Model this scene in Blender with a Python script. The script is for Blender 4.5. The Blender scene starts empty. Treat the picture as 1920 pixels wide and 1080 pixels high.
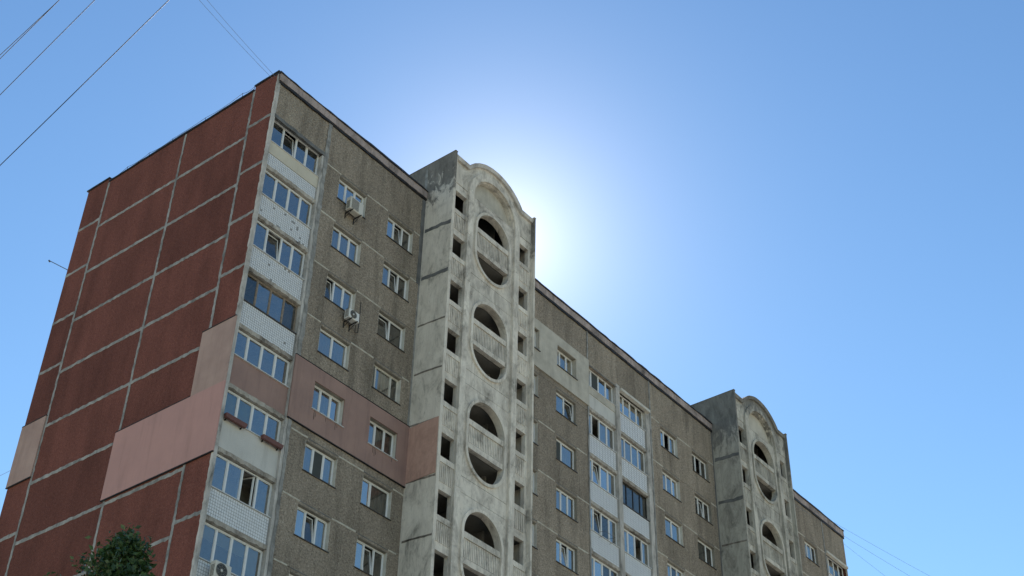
import bpy, bmesh, math, random
from mathutils import Vector, Matrix
random.seed(7)
R = math.radians
sc = bpy.context.scene
COL = sc.collection
ZO = 44.8                      # height above ground of the datum (head of the top storey)

# ------------------------------------------------------------------ camera
cam_d = bpy.data.cameras.new('camera'); cam = bpy.data.objects.new('camera', cam_d); COL.objects.link(cam)
cam_d.sensor_width = 36.0; cam_d.lens = 2613.42 / 1920 * 36.0
cam_d.clip_start = 0.1; cam_d.clip_end = 6000
cr = Vector((0.61667963, -0.78697719, 0.01931664)); cu = Vector((-0.49132646, -0.36560232, 0.7905272)); cf = Vector((0.61506467, 0.4969928, 0.61212222))
CAM = Vector((-27.29737, -35.76391, -43.19531 + ZO))
m = Matrix.Identity(4)
for i in range(3):
    m[i][0] = cr[i]; m[i][1] = cu[i]; m[i][2] = -cf[i]; m[i][3] = CAM[i]
cam.matrix_world = m
sc.camera = cam

# ------------------------------------------------------------------ sky and sun
SUN_EL, SUN_AZ = R(39.66), R(50.43)       # azimuth from +Y towards +X
w = bpy.data.worlds.new('World'); sc.world = w; w.use_nodes = True
nt = w.node_tree; nt.nodes.clear()
sky = nt.nodes.new('ShaderNodeTexSky'); sky.sky_type = 'NISHITA'; sky.sun_disc = False
sky.sun_elevation = SUN_EL; sky.sun_rotation = SUN_AZ
sky.altitude = 150; sky.air_density = 1.5; sky.dust_density = 0.05; sky.ozone_density = 3.0
sgam = nt.nodes.new('ShaderNodeGamma'); sgam.inputs[1].default_value = 1.38       # the camera's deeper blue, over the whole sky alike
nt.links.new(sky.outputs[0], sgam.inputs[0])
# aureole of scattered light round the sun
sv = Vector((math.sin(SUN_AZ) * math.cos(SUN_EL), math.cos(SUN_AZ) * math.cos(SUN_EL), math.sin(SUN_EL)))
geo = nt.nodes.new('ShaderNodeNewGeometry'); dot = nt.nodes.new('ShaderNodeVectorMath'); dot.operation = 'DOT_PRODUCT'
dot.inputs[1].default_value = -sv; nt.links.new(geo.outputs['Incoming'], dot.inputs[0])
def wm(op, a, b=0.0):
    x = nt.nodes.new('ShaderNodeMath'); x.operation = op
    for i, v in ((0, a), (1, b)):
        if isinstance(v, (int, float)): x.inputs[i].default_value = v
        else: nt.links.new(v, x.inputs[i])
    return x.outputs[0]
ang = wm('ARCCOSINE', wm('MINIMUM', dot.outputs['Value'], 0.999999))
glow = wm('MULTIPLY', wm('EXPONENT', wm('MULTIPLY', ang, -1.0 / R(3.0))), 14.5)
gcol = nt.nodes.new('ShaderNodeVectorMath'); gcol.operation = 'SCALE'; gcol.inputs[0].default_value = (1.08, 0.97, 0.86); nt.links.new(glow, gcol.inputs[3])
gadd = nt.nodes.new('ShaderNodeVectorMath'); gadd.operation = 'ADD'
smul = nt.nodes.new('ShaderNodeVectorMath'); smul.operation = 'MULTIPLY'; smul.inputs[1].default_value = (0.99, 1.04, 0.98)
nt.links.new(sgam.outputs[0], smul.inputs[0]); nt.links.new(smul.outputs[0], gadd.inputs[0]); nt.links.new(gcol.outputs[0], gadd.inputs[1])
bg = nt.nodes.new('ShaderNodeBackground'); bg.inputs['Strength'].default_value = 0.042
wo = nt.nodes.new('ShaderNodeOutputWorld')
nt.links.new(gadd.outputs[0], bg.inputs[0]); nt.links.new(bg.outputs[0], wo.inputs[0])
sd = bpy.data.lights.new('sun', 'SUN'); sd.energy = 5.0; sd.angle = R(0.53); sd.color = (1.0, 0.95, 0.88)
sun = bpy.data.objects.new('sun', sd); COL.objects.link(sun)
sdir = Vector((math.sin(SUN_AZ) * math.cos(SUN_EL), math.cos(SUN_AZ) * math.cos(SUN_EL), math.sin(SUN_EL)))
sun.rotation_euler = sdir.to_track_quat('Z', 'Y').to_euler(); sun.location = (0, 0, 90)
vs = sc.view_settings
vs.view_transform = 'Standard'; vs.look = 'None'; vs.exposure = 0.8; vs.gamma = 1.0; vs.use_curve_mapping = False

# ------------------------------------------------------------------ materials
class NT:
    def __init__(s, name):
        s.m = bpy.data.materials.new(name); s.m.use_nodes = True; s.t = s.m.node_tree; s.t.nodes.clear()
        s.out = s.n('ShaderNodeOutputMaterial')
        s.tc = s.n('ShaderNodeTexCoord')
    def n(s, t, **kw):
        x = s.t.nodes.new(t)
        for k, v in kw.items(): setattr(x, k, v)
        return x
    def l(s, a, b): s.t.links.new(a, b)
    def coord(s, scale=(1, 1, 1)):
        mp = s.n('ShaderNodeMapping'); mp.inputs['Scale'].default_value = scale
        g = s.n('ShaderNodeNewGeometry'); s.l(g.outputs['Position'], mp.inputs[0]); return mp.outputs[0]
    def noise(s, scale, detail=4, rough=.6, co=(1, 1, 1), dist=0):
        x = s.n('ShaderNodeTexNoise'); x.inputs['Scale'].default_value = scale; x.inputs['Detail'].default_value = detail
        x.inputs['Roughness'].default_value = rough; x.inputs['Distortion'].default_value = dist
        s.l(s.coord(co), x.inputs['Vector']); return x.outputs['Fac']
    def ramp(s, fac, stops):
        x = s.n('ShaderNodeValToRGB'); e = x.color_ramp.elements
        while len(e) < len(stops): e.new(0.5)
        for i, (p, c) in enumerate(stops):
            e[i].position = p; e[i].color = (*c, 1) if isinstance(c, tuple) else (c, c, c, 1)
        s.l(fac, x.inputs[0]); return x.outputs['Color']
    def mix(s, fac, a, b, mode='MIX'):
        x = s.n('ShaderNodeMix', data_type='RGBA', blend_type=mode)
        for i, v in ((0, fac), (6, a), (7, b)):
            if isinstance(v, (int, float)): x.inputs[i].default_value = v
            elif isinstance(v, tuple): x.inputs[i].default_value = (*v, 1)
            else: s.l(v, x.inputs[i])
        return x.outputs[2]
    def math(s, op, a, b=0.5):
        x = s.n('ShaderNodeMath', operation=op)
        for i, v in ((0, a), (1, b)):
            if isinstance(v, (int, float)): x.inputs[i].default_value = v
            else: s.l(v, x.inputs[i])
        return x.outputs[0]
    def posz(s):
        g = s.n('ShaderNodeNewGeometry'); x = s.n('ShaderNodeSeparateXYZ'); s.l(g.outputs['Position'], x.inputs[0]); return x.outputs[2]
    def finish(s, color, rough=.9, bump=None, bdist=.02, bstr=.6, spec=.3, metal=0):
        b = s.n('ShaderNodeBsdfPrincipled')
        if isinstance(color, tuple): b.inputs['Base Color'].default_value = (*color, 1)
        else: s.l(color, b.inputs['Base Color'])
        b.inputs['Roughness'].default_value = rough; b.inputs['Specular IOR Level'].default_value = spec; b.inputs['Metallic'].default_value = metal
        if bump is not None:
            u = s.n('ShaderNodeBump'); u.inputs['Distance'].default_value = bdist; u.inputs['Strength'].default_value = bstr
            s.l(bump, u.inputs['Height']); s.l(u.outputs[0], b.inputs['Normal'])
        s.l(b.outputs[0], s.out.inputs[0]); return s.m

def mat_aggregate(name, dark, mid, light, runs=.62):
    t = NT(name)
    v = t.n('ShaderNodeTexVoronoi'); v.inputs['Scale'].default_value = 22; t.l(t.coord(), v.inputs['Vector'])
    sep = t.n('ShaderNodeSeparateColor'); t.l(v.outputs['Color'], sep.inputs[0])
    chip = t.ramp(sep.outputs[0], [(0.0, dark), (0.35, mid), (0.75, mid), (1.0, light)])
    n2 = t.noise(11, 4, .7)
    c = t.mix(.55, chip, t.ramp(n2, [(.26, dark), (.5, mid), (.78, light)]))
    big = t.noise(.55, 4, .6, (1, 1, .45))
    c = t.mix(1.0, c, t.ramp(big, [(.3, .78), (.55, 1.0), (.75, 1.12)]), 'MULTIPLY')
    stain = t.noise(1.3, 5, .65, (1, 1, .12))
    c = t.mix(1.0, c, t.ramp(stain, [(.48, 1.0), (.68, runs)]), 'MULTIPLY')
    oi = t.n('ShaderNodeObjectInfo')
    c = t.mix(1.0, c, t.ramp(oi.outputs['Random'], [(0, .84), (.5, .98), (1, 1.1)]), 'MULTIPLY')
    return t.finish(c, .95, v.outputs['Distance'], .03, .7, .2)

def mat_plaster(name, c1, c2, streak=.8, scale=.8, rough=.9, fine=.04):
    t = NT(name)
    c = t.mix(t.ramp(t.noise(scale, 5, .6), [(.35, 0.0), (.65, 1.0)]), c1, c2)
    st = t.noise(2.2, 5, .7, (1, 1, .1))
    c = t.mix(1.0, c, t.ramp(st, [(.5, 1.0), (.72, streak)]), 'MULTIPLY')
    return t.finish(c, rough, t.noise(30, 3, .6), fine, .35, .25)

def mat_concrete(name, light, mid, dark, bare=None, barez=0.0):
    """whitewashed concrete, blotched and streaked; 'bare' is unpainted render above a ragged line"""
    t = NT(name)
    a = t.noise(1.1, 8, .72, (1, 1, .55), .6)
    c = t.ramp(a, [(.32, dark), (.45, mid), (.57, light), (.8, light)])
    b = t.noise(5.5, 8, .8, (1, 1, .4), .5)
    c = t.mix(t.ramp(b, [(.54, 0.0), (.68, .62)]), c, dark)
    st = t.noise(6, 5, .65, (1, 1, .045))
    c = t.mix(t.ramp(st, [(.5, 0.0), (.68, .75)]), c, mid)
    fl = t.noise(9, 6, .8, (1, 1, .3), .3)
    c = t.mix(t.ramp(fl, [(.60, 0.0), (.66, .8)]), c, tuple(min(.82, x * 1.12) for x in light))
    oi = t.n('ShaderNodeObjectInfo')
    c = t.mix(1.0, c, t.ramp(oi.outputs['Random'], [(0, .86), (1, 1.06)]), 'MULTIPLY')
    if bare:
        z = t.math('SUBTRACT', t.posz(), barez + ZO)
        z = t.math('MULTIPLY', z, .34)
        k = t.math('ADD', z, t.math('MULTIPLY', t.math('SUBTRACT', t.noise(1.6, 7, .7, (1, 1, .6), .8), .5), 3.2))
        c = t.mix(t.ramp(k, [(.0, 0.0), (.30, 1.0)]), c, t.mix(t.ramp(t.noise(2.2, 8, .75, (1, 1, .4), .5), [(.35, 0.0), (.68, 1.0)]), tuple(x * .8 for x in bare), tuple(x * 1.75 for x in bare)))
    return t.finish(c, .92, t.noise(14, 6, .7), .03, .5, .25)

def mat_plain(name, c, rough=.6, var=.15, spec=.4, metal=0, scale=3):
    t = NT(name)
    col = t.mix(1.0, c, t.ramp(t.noise(scale, 4, .6), [(.3, 1 - var), (.7, 1 + var * .4)]), 'MULTIPLY')
    return t.finish(col, rough, None, spec=spec, metal=metal)

def mat_glass(name, ior, tint):
    t = NT(name)
    f = t.n('ShaderNodeFresnel'); f.inputs['IOR'].default_value = ior
    tr = t.n('ShaderNodeBsdfTransparent'); tr.inputs[0].default_value = (*tint, 1)
    gl = t.n('ShaderNodeBsdfGlossy'); gl.inputs['Roughness'].default_value = .012; gl.inputs[0].default_value = (1, .985, .93, 1)
    bp = t.n('ShaderNodeBump'); bp.inputs['Strength'].default_value = .06; bp.inputs['Distance'].default_value = .02
    t.l(t.noise(1.6, 1, .4), bp.inputs['Height']); t.l(bp.outputs[0], gl.inputs['Normal'])
    mx = t.n('ShaderNodeMixShader'); t.l(f.outputs[0], mx.inputs[0]); t.l(tr.outputs[0], mx.inputs[1]); t.l(gl.outputs[0], mx.inputs[2])
    df = t.n('ShaderNodeBsdfDiffuse'); df.inputs[0].default_value = (.5, .5, .48, 1)      # film of dust
    m2 = t.n('ShaderNodeMixShader'); t.l(t.ramp(t.noise(2.5, 5, .7), [(.35, .0), (.75, .10)]), m2.inputs[0])
    t.l(mx.outputs[0], m2.inputs[1]); t.l(df.outputs[0], m2.inputs[2])
    t.l(m2.outputs[0], t.out.inputs[0]); return t.m

def mat_cloth(name, c):
    t = NT(name)
    d = t.n('ShaderNodeBsdfDiffuse'); d.inputs[0].default_value = (*c, 1)
    q = t.n('ShaderNodeBsdfTranslucent'); q.inputs[0].default_value = (*c, 1)
    mx = t.n('ShaderNodeMixShader'); mx.inputs[0].default_value = .25
    t.l(d.outputs[0], mx.inputs[1]); t.l(q.outputs[0], mx.inputs[2]); t.l(mx.outputs[0], t.out.inputs[0]); return t.m

def mat_leaf(name):
    t = NT(name)
    g = t.n('ShaderNodeNewGeometry')
    c = t.ramp(g.outputs['Random Per Island'], [(0, (.03, .06, .022)), (.5, (.05, .10, .03)), (.85, (.085, .145, .04)), (1, (.17, .19, .08))])
    d = t.n('ShaderNodeBsdfPrincipled'); t.l(c, d.inputs['Base Color']); d.inputs['Roughness'].default_value = .45
    q = t.n('ShaderNodeBsdfTranslucent'); t.l(c, q.inputs[0])
    mx = t.n('ShaderNodeMixShader'); mx.inputs[0].default_value = .3
    t.l(d.outputs[0], mx.inputs[1]); t.l(q.outputs[0], mx.inputs[2]); t.l(mx.outputs[0], t.out.inputs[0]); return t.m

M = {}
M['agg'] = mat_aggregate('pebble_dash', (.12, .096, .074), (.325, .276, .226), (.56, .49, .41))
M['red'] = mat_aggregate('red_pebble_dash', (.115, .041, .033), (.188, .069, .054), (.262, .108, .086), .84)
M['seal'] = mat_plaster('sealant', (.40, .395, .385), (.20, .198, .195), .55, 2.2)
M['sealw'] = mat_plaster('white_sealant', (.60, .57, .50), (.42, .39, .34), .7, 3)
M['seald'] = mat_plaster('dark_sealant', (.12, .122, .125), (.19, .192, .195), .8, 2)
M['pink'] = mat_plaster('pink_render', (.52, .30, .275), (.47, .275, .255), .86, .5)
M['mauve'] = mat_plaster('mauve_render', (.355, .235, .205), (.30, .20, .18), .78, .8)
M['beige'] = mat_plaster('beige_render', (.46, .325, .285), (.385, .265, .235), .8, .8)
M['salmon'] = mat_concrete('salmon_render', (.54, .34, .28), (.46, .285, .235), (.33, .22, .19))
M['greyr'] = mat_plaster('grey_render', (.56, .53, .47), (.41, .385, .34), .82, .9)
M['pale'] = mat_plaster('pale_render', (.60, .59, .57), (.53, .525, .51), .8, .8)
M['cream'] = mat_plaster('cream_render', (.62, .58, .49), (.55, .51, .43), .85, .8)
M['conc'] = mat_concrete('whitewashed_concrete', (.80, .745, .67), (.59, .545, .49), (.21, .192, .17))
M['conc2'] = mat_concrete('blackened_concrete', (.60, .57, .51), (.40, .38, .34), (.12, .115, .105), (.17, .162, .15), 3.4)
M['tside2'] = mat_concrete('blackened_side_render', (.50, .48, .43), (.35, .335, .30), (.13, .125, .115), (.15, .146, .138), .6)
M['tside'] = mat_concrete('tower_side_render', (.79, .735, .66), (.66, .61, .545), (.28, .26, .232), (.165, .155, .144), 1.9)
M['post'] = mat_concrete('post_concrete', (.60, .575, .55), (.44, .42, .40), (.17, .165, .16))
M['slab'] = mat_concrete('slab_concrete', (.30, .265, .235), (.16, .14, .125), (.05, .045, .04))
M['slabp'] = mat_concrete('slab_edge_concrete', (.50, .47, .43), (.33, .30, .27), (.08, .072, .065))
M['fascia'] = mat_concrete('fascia_concrete', (.44, .365, .35), (.30, .25, .24), (.12, .105, .105))
M['dirt'] = mat_plain('dirt', (.14, .095, .082), .95, .3)
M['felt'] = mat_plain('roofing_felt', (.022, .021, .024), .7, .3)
M['coping'] = mat_plain('dark_coping', (.035, .036, .045), .5, .3)
M['inner'] = mat_plain('interior_plaster', (.24, .22, .19), .9, .3)
M['loggia'] = mat_plain('loggia_interior', (.21, .20, .185), .9, .35, scale=1)
M['pvc'] = mat_plain('white_plastic', (.74, .75, .76), .4, .06)
M['wood'] = mat_plain('weathered_wood', (.30, .245, .20), .8, .35, scale=9)
M['brownf'] = mat_plain('dark_frame', (.03, .026, .024), .5, .3)
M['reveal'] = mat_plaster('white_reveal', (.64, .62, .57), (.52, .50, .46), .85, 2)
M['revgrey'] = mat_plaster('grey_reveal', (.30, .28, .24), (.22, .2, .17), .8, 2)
M['sill'] = mat_plain('sill_metal', (.07, .065, .065), .5, .3)
M['sillw'] = mat_plain('white_sill_metal', (.6, .6, .6), .4, .1)
M['tile'] = mat_plain('white_tile', (.74, .76, .79), .28, .14, .5, scale=9)
M['grout'] = mat_plain('tile_bed', (.30, .305, .315), .9, .3)
M['glass'] = mat_glass('window_glass', 11.0, (.62, .68, .7))
M['glassm'] = mat_glass('window_glass_plain', 6.5, (.7, .75, .77))
M['glassk'] = mat_glass('clear_thin_glass', 4.0, (.96, .97, .97))
M['glassc'] = mat_glass('clear_glass', 5.5, (.9, .93, .94))
M['glassd'] = mat_glass('dark_glass', 2.5, (.5, .53, .54))
M['glassb'] = mat_glass('balcony_glass', 5.2, (.55, .6, .64))
M['curtain'] = mat_cloth('net_curtain', (.80, .83, .86))
M['curtaing'] = mat_cloth('grey_curtain', (.34, .33, .32))
M['blind'] = mat_cloth('roller_blind', (.68, .74, .72))
M['green'] = mat_cloth('green_blind', (.30, .52, .47))
M['net'] = mat_plain('fly_screen', (.06, .068, .07), .9, .1)
M['ac'] = mat_plain('ac_casing', (.62, .60, .55), .45, .08)
M['acw'] = mat_plain('ac_white', (.72, .72, .71), .4, .06)
M['acg'] = mat_plain('ac_grille', (.30, .30, .29), .6, .1)
M['black'] = mat_plain('black_plastic', (.02, .02, .022), .5, .2)
M['terra'] = mat_plain('brown_plastic', (.15, .062, .055), .5, .25)
M['soil'] = mat_plain('soil', (.05, .035, .025), .95, .3)
M['cable'] = mat_plain('cable', (.03, .035, .05), .6, .1)
M['cablet'] = mat_plain('thin_cable', (.22, .28, .38), .6, .1)
M['steel'] = mat_plain('steel', (.12, .13, .15), .5, .2, metal=.5)
M['bark'] = mat_plain('bark', (.10, .075, .055), .95, .4, scale=12)
M['leaf'] = mat_leaf('leaf')

# ------------------------------------------------------------------ mesh helpers
class MB:
    def __init__(s): s.v = []; s.f = []
    def add(s, vs, fs):
        o = len(s.v); s.v += [tuple(p) for p in vs]; s.f += [tuple(i + o for i in f) for f in fs]; return s
    def box(s, x0, x1, y0, y1, z0, z1):
        return s.add([(x0, y0, z0), (x1, y0, z0), (x1, y1, z0), (x0, y1, z0), (x0, y0, z1), (x1, y0, z1), (x1, y1, z1), (x0, y1, z1)],
                     [(0, 3, 2, 1), (4, 5, 6, 7), (0, 1, 5, 4), (1, 2, 6, 5), (2, 3, 7, 6), (3, 0, 4, 7)])
    def plate(s, x0, x1, z0, z1, yf, yb, holes=()):
        xs = sorted({x0, x1, *[h[0] for h in holes], *[h[1] for h in holes]}); zs = sorted({z0, z1, *[h[2] for h in holes], *[h[3] for h in holes]})
        inh = lambda x, z: any(h[0] < x < h[1] and h[2] < z < h[3] for h in holes)
        for a, b in zip(xs, xs[1:]):
            for c, d in zip(zs, zs[1:]):
                if inh((a + b) / 2, (c + d) / 2): continue
                s.add([(a, yf, c), (b, yf, c), (b, yf, d), (a, yf, d)], [(0, 1, 2, 3)])
                s.add([(a, yb, c), (b, yb, c), (b, yb, d), (a, yb, d)], [(3, 2, 1, 0)])
        for (a, b, c, d), fl in [((x0, x1, z0, z1), False)] + [(h, True) for h in holes]:
            q = [(a, c), (b, c), (b, d), (a, d)]
            for i in range(4):
                p, r = q[i], q[(i + 1) % 4]
                f = [(p[0], yf, p[1]), (r[0], yf, r[1]), (r[0], yb, r[1]), (p[0], yb, p[1])]
                s.add(f, [(0, 1, 2, 3) if fl else (3, 2, 1, 0)])
        return s
    def star(s, outer, inner, c, yf, yb, n=96):
        """plate between two polygons that are both star-shaped about c (x,z)"""
        def angs(poly): return [math.atan2(p[1] - c[1], p[0] - c[0]) for p in poly]
        A = sorted(set([round(-math.pi + 2 * math.pi * i / n, 5) for i in range(n)] + [round(a, 5) for a in angs(outer) + (angs(inner) if inner else [])]))
        def hit(poly, a):
            d = (math.cos(a), math.sin(a)); best = None
            for i in range(len(poly)):
                p, q = poly[i], poly[(i + 1) % len(poly)]
                ex, ez = q[0] - p[0], q[1] - p[1]; den = d[0] * ez - d[1] * ex
                if abs(den) < 1e-12: continue
                px, pz = p[0] - c[0], p[1] - c[1]
                t = (px * ez - pz * ex) / den; u = (px * d[1] - pz * d[0]) / den
                if t > 0 and -1e-4 <= u <= 1.0001 and (best is None or t > best): best = t
            return (c[0] + d[0] * best, c[1] + d[1] * best)
        O = [hit(outer, a) for a in A]; I = [hit(inner, a) for a in A] if inner else None
        N = len(A)
        for i in range(N):
            j = (i + 1) % N
            o1, o2 = O[i], O[j]
            if I:
                i1, i2 = I[i], I[j]
                s.add([(i1[0], yf, i1[1]), (o1[0], yf, o1[1]), (o2[0], yf, o2[1]), (i2[0], yf, i2[1])], [(0, 1, 2, 3)])
                s.add([(i1[0], yb, i1[1]), (o1[0], yb, o1[1]), (o2[0], yb, o2[1]), (i2[0], yb, i2[1])], [(3, 2, 1, 0)])
                s.add([(i1[0], yf, i1[1]), (i2[0], yf, i2[1]), (i2[0], yb, i2[1]), (i1[0], yb, i1[1])], [(0, 1, 2, 3)])
            else:
                s.add([(c[0], yf, c[1]), (o1[0], yf, o1[1]), (o2[0], yf, o2[1])], [(0, 1, 2)])
            s.add([(o1[0], yf, o1[1]), (o1[0], yb, o1[1]), (o2[0], yb, o2[1]), (o2[0], yf, o2[1])], [(0, 1, 2, 3)])
        return s
    def tube(s, pts, rad, n=6):
        pts = [Vector(p) for p in pts]; rads = rad if isinstance(rad, (list, tuple)) else [rad] * len(pts)
        o = len(s.v)
        for i, p in enumerate(pts):
            d = (pts[min(i + 1, len(pts) - 1)] - pts[max(i - 1, 0)]).normalized()
            a = d.orthogonal().normalized() if abs(d.z) > .95 else d.cross(Vector((0, 0, 1))).normalized(); b = d.cross(a)
            for k in range(n):
                t = 2 * math.pi * k / n; s.v.append(tuple(p + (a * math.cos(t) + b * math.sin(t)) * rads[i]))
        for i in range(len(pts) - 1):
            for k in range(n):
                k2 = (k + 1) % n; s.f.append((o + i * n + k, o + i * n + k2, o + (i + 1) * n + k2, o + (i + 1) * n + k))
        s.f.append(tuple(o + k for k in range(n))); s.f.append(tuple(o + (len(pts) - 1) * n + k for k in reversed(range(n))))
        return s
    def wavy(s, x0, x1, y0, y1, z0, z1, jy=.01, jz=.01, jb=0.0, step=.35):
        """bar along X with uneven edges"""
        n = max(2, int((x1 - x0) / step)); o = len(s.v); r = random.uniform
        dz = 0.0
        for i in range(n + 1):
            x = x0 + (x1 - x0) * i / n; dz = dz * .7 + r(-jz, jz)
            a = y0 + r(-jy, jy)
            s.v += [(x, a, z0 + r(-jb, jb)), (x, y1, z0), (x, y1, z1 + dz), (x, a, z1 + dz)]
        for i in range(n):
            p = o + 4 * i
            for k in range(4): s.f.append((p + k, p + 4 + k, p + 4 + (k + 1) % 4, p + (k + 1) % 4))
        s.f.append((o, o + 1, o + 2, o + 3)); q = o + 4 * n; s.f.append((q + 3, q + 2, q + 1, q)); return s
    def smear(s, p0, p1, width, normal, proud=.008, step=.14, jit=.3):
        """uneven raised strip of sealant from p0 to p1 on a plane with the given normal"""
        p0, p1, nn = Vector(p0), Vector(p1), Vector(normal); d = p1 - p0; L = d.length; d.normalize(); sd_ = nn.cross(d)
        n = max(2, int(L / step)); o = len(s.v); r = random.uniform
        for i in range(n + 1):
            p = p0 + d * (L * i / n); a = width / 2 * (1 + r(-jit, jit)); b = width / 2 * (1 + r(-jit, jit)); off = r(-.08, .08) * width
            s.v += [tuple(p - sd_ * (a + .006) + sd_ * off), tuple(p - sd_ * a + nn * proud + sd_ * off), tuple(p + sd_ * b + nn * proud + sd_ * off), tuple(p + sd_ * (b + .006) + sd_ * off)]
        for i in range(n):
            q = o + 4 * i
            for k in range(3): s.f.append((q + k, q + k + 1, q + k + 5, q + k + 4))
        return s
    def build(s, name, mat, parent=None, smooth=False, loc=(0, 0, ZO)):
        flat = len(s.f) == 1
        me = bpy.data.meshes.new(name); me.from_pydata(s.v, [], s.f)
        bm = bmesh.new(); bm.from_mesh(me)
        if not flat: bmesh.ops.recalc_face_normals(bm, faces=bm.faces); bm.to_mesh(me); bm.free()
        me.materials.append(M[mat])
        if smooth: me.polygons.foreach_set('use_smooth', [True] * len(me.polygons))
        ob = bpy.data.objects.new(name, me); COL.objects.link(ob)
        if parent is None: ob.location = loc
        else: ob.parent = parent
        return ob
def tag(o, label=None, cat=None, group=None, kind=None):
    if label: o['label'] = label
    if cat: o['category'] = cat
    if group: o['group'] = group
    if kind: o['kind'] = kind
    return o
def empty(name, loc):
    o = bpy.data.objects.new(name, None); COL.objects.link(o); o.location = loc; o.empty_display_size = .3; return o

# ------------------------------------------------------------------ ground
def make_ground():
    t = NT('ground')
    c = t.ramp(t.noise(.03, 5, .6), [(.40, (.17, .165, .09)), (.5, (.33, .29, .23)), (.58, (.38, .36, .33))])  # paler than natural ground, to bounce more light onto the shaded facade
    c = t.mix(.5, c, t.ramp(t.noise(1.5, 5, .7), [(.3, (.20, .19, .12)), (.7, (.42, .38, .31))]))
    M['ground'] = t.finish(c, .95, t.noise(4, 5), .05, .5)
    g = MB(); S = 2500
    g.add([(-S, -S, 0), (S, -S, 0), (S, S, 0), (-S, S, 0)], [(0, 1, 2, 3)])
    tag(g.build('ground', 'ground', None, loc=(0, 0, 0)), 'trodden grass and earth around the apartment block', 'ground', kind='structure')
make_ground()

# ------------------------------------------------------------------ building
H = 2.8
DEPTH = 13.5
XE = 53.55                           # far end
GZ = -ZO                             # ground in datum coordinates
T1, T2, TW = 10.07, 36.57, 6.53      # tower left sides and width
B = empty('apartment_building', (0, 0, ZO))
tag(B, 'tall grey and red panel apartment block with two oval-windowed loggia towers', 'apartment block')
def part(mb, name, mat, parent=None, smooth=False): return mb.build(name, mat, parent or B, smooth)

# core, roof and floors
part(MB().box(.16, XE - .16, 1.3, DEPTH - .16, GZ, 1.7), 'inner_wall', 'inner')
rf = MB().box(.16, XE - .16, .26, DEPTH - .16, 1.72, 1.95); part(rf, 'roof', 'felt')
for k in range(0, 15):
    z = -2.75 - H * k
    for a, b in ((.16, T1 - .003), (T1 + TW + .003, T2 - .003), (T2 + TW + .003, XE - .16)):
        part(MB().box(a, b, .26, 1.298, z - .22, z - .02), 'floor_slab', 'inner')
part(MB().box(.16, XE - .16, DEPTH - .155, DEPTH, GZ, 2.3), 'rear_wall', 'agg')
part(MB().box(XE - .15, XE, .002, DEPTH - .16, GZ, 2.3), 'far_end_wall', 'red')

# ---- red end wall: panels one by one
A_, B_, C_, D_ = 1.57, 6.19, 11.8, DEPTH
gap = .02
def end_panel(y0, y1, z0, z1): part(MB().box(random.uniform(-.004, .004), .158, y0 + gap, y1 - gap, z0 + gap, z1 - gap), 'wall_panel', 'red')
NR = 16
for (y0, y1, zj, ztop) in ((0, A_, 0.0, 2.58), (A_, B_, -.54, 2.34), (B_, C_, -.54, 2.34), (C_, D_, 0.0, 2.58)):
    end_panel(y0, y1, zj, ztop)
    for k in range(NR):
        z1 = zj - H * k; z0 = max(zj - H * (k + 1), GZ)
        if z1 - z0 > .2: end_panel(y0, y1, z0, z1)
part(MB().box(.03, .15, .03, D_ - .03, GZ, 2.3), 'panel_backing', 'seald')
NX = (-1, 0, 0)
for (y0, y1, zj) in ((0.03, A_, 0.0), (A_, B_, -.54), (B_, C_, -.54), (C_, D_ - .02, 0.0)):
    for k in range(9): part(MB().smear((-.003, y0, zj - H * k), (-.003, y1, zj - H * k), .15, NX), 'joint_sealant', 'seal')
for y in (A_, B_, C_): part(MB().smear((-.006, y, 2.3), (-.006, y, -25), .13, NX), 'joint_sealant', 'seal')
part(MB().smear((-.006, .05, 2.5), (-.006, .05, -25), .10, NX, jit=.5), 'corner_sealant', 'post')
# end wall copings
def coping_y(y0, y1, z):
    mb = MB(); n = max(3, int((y1 - y0) / .4)); o = 0; dz = 0
    for i in range(n + 1):
        y = y0 + (y1 - y0) * i / n; dz = dz * .6 + random.uniform(-.018, .018)
        mb.v += [(-.07, y, z + dz * .5), (.3, y, z), (.3, y, z + .07 + dz), (-.07, y, z + .06 + dz)]
    for i in range(n):
        for k in range(4): mb.f.append((4 * i + k, 4 * i + 4 + k, 4 * i + 4 + (k + 1) % 4, 4 * i + (k + 1) % 4))
    mb.f += [(0, 1, 2, 3), (4 * n + 3, 4 * n + 2, 4 * n + 1, 4 * n)]
    part(mb, 'coping', 'coping')
coping_y(-.02, A_, 2.59); coping_y(A_ + .004, C_ - .004, 2.345); coping_y(C_, D_ + .06, 2.59)
# insulation patches on the end wall
def ins_x(y0, y1, z0, z1, mat, t=.07): part(MB().box(-t, -.012, y0, y1, z0, z1), 'insulation_panel', mat)
ins_x(-.03, 1.92, -14.1, -11.08, 'beige', .065)
ins_x(-.03, 6.33, -17.16, -14.105, 'pink', .075)
ins_x(11.83, 13.52, -14.2, -11.2, 'beige')

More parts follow.
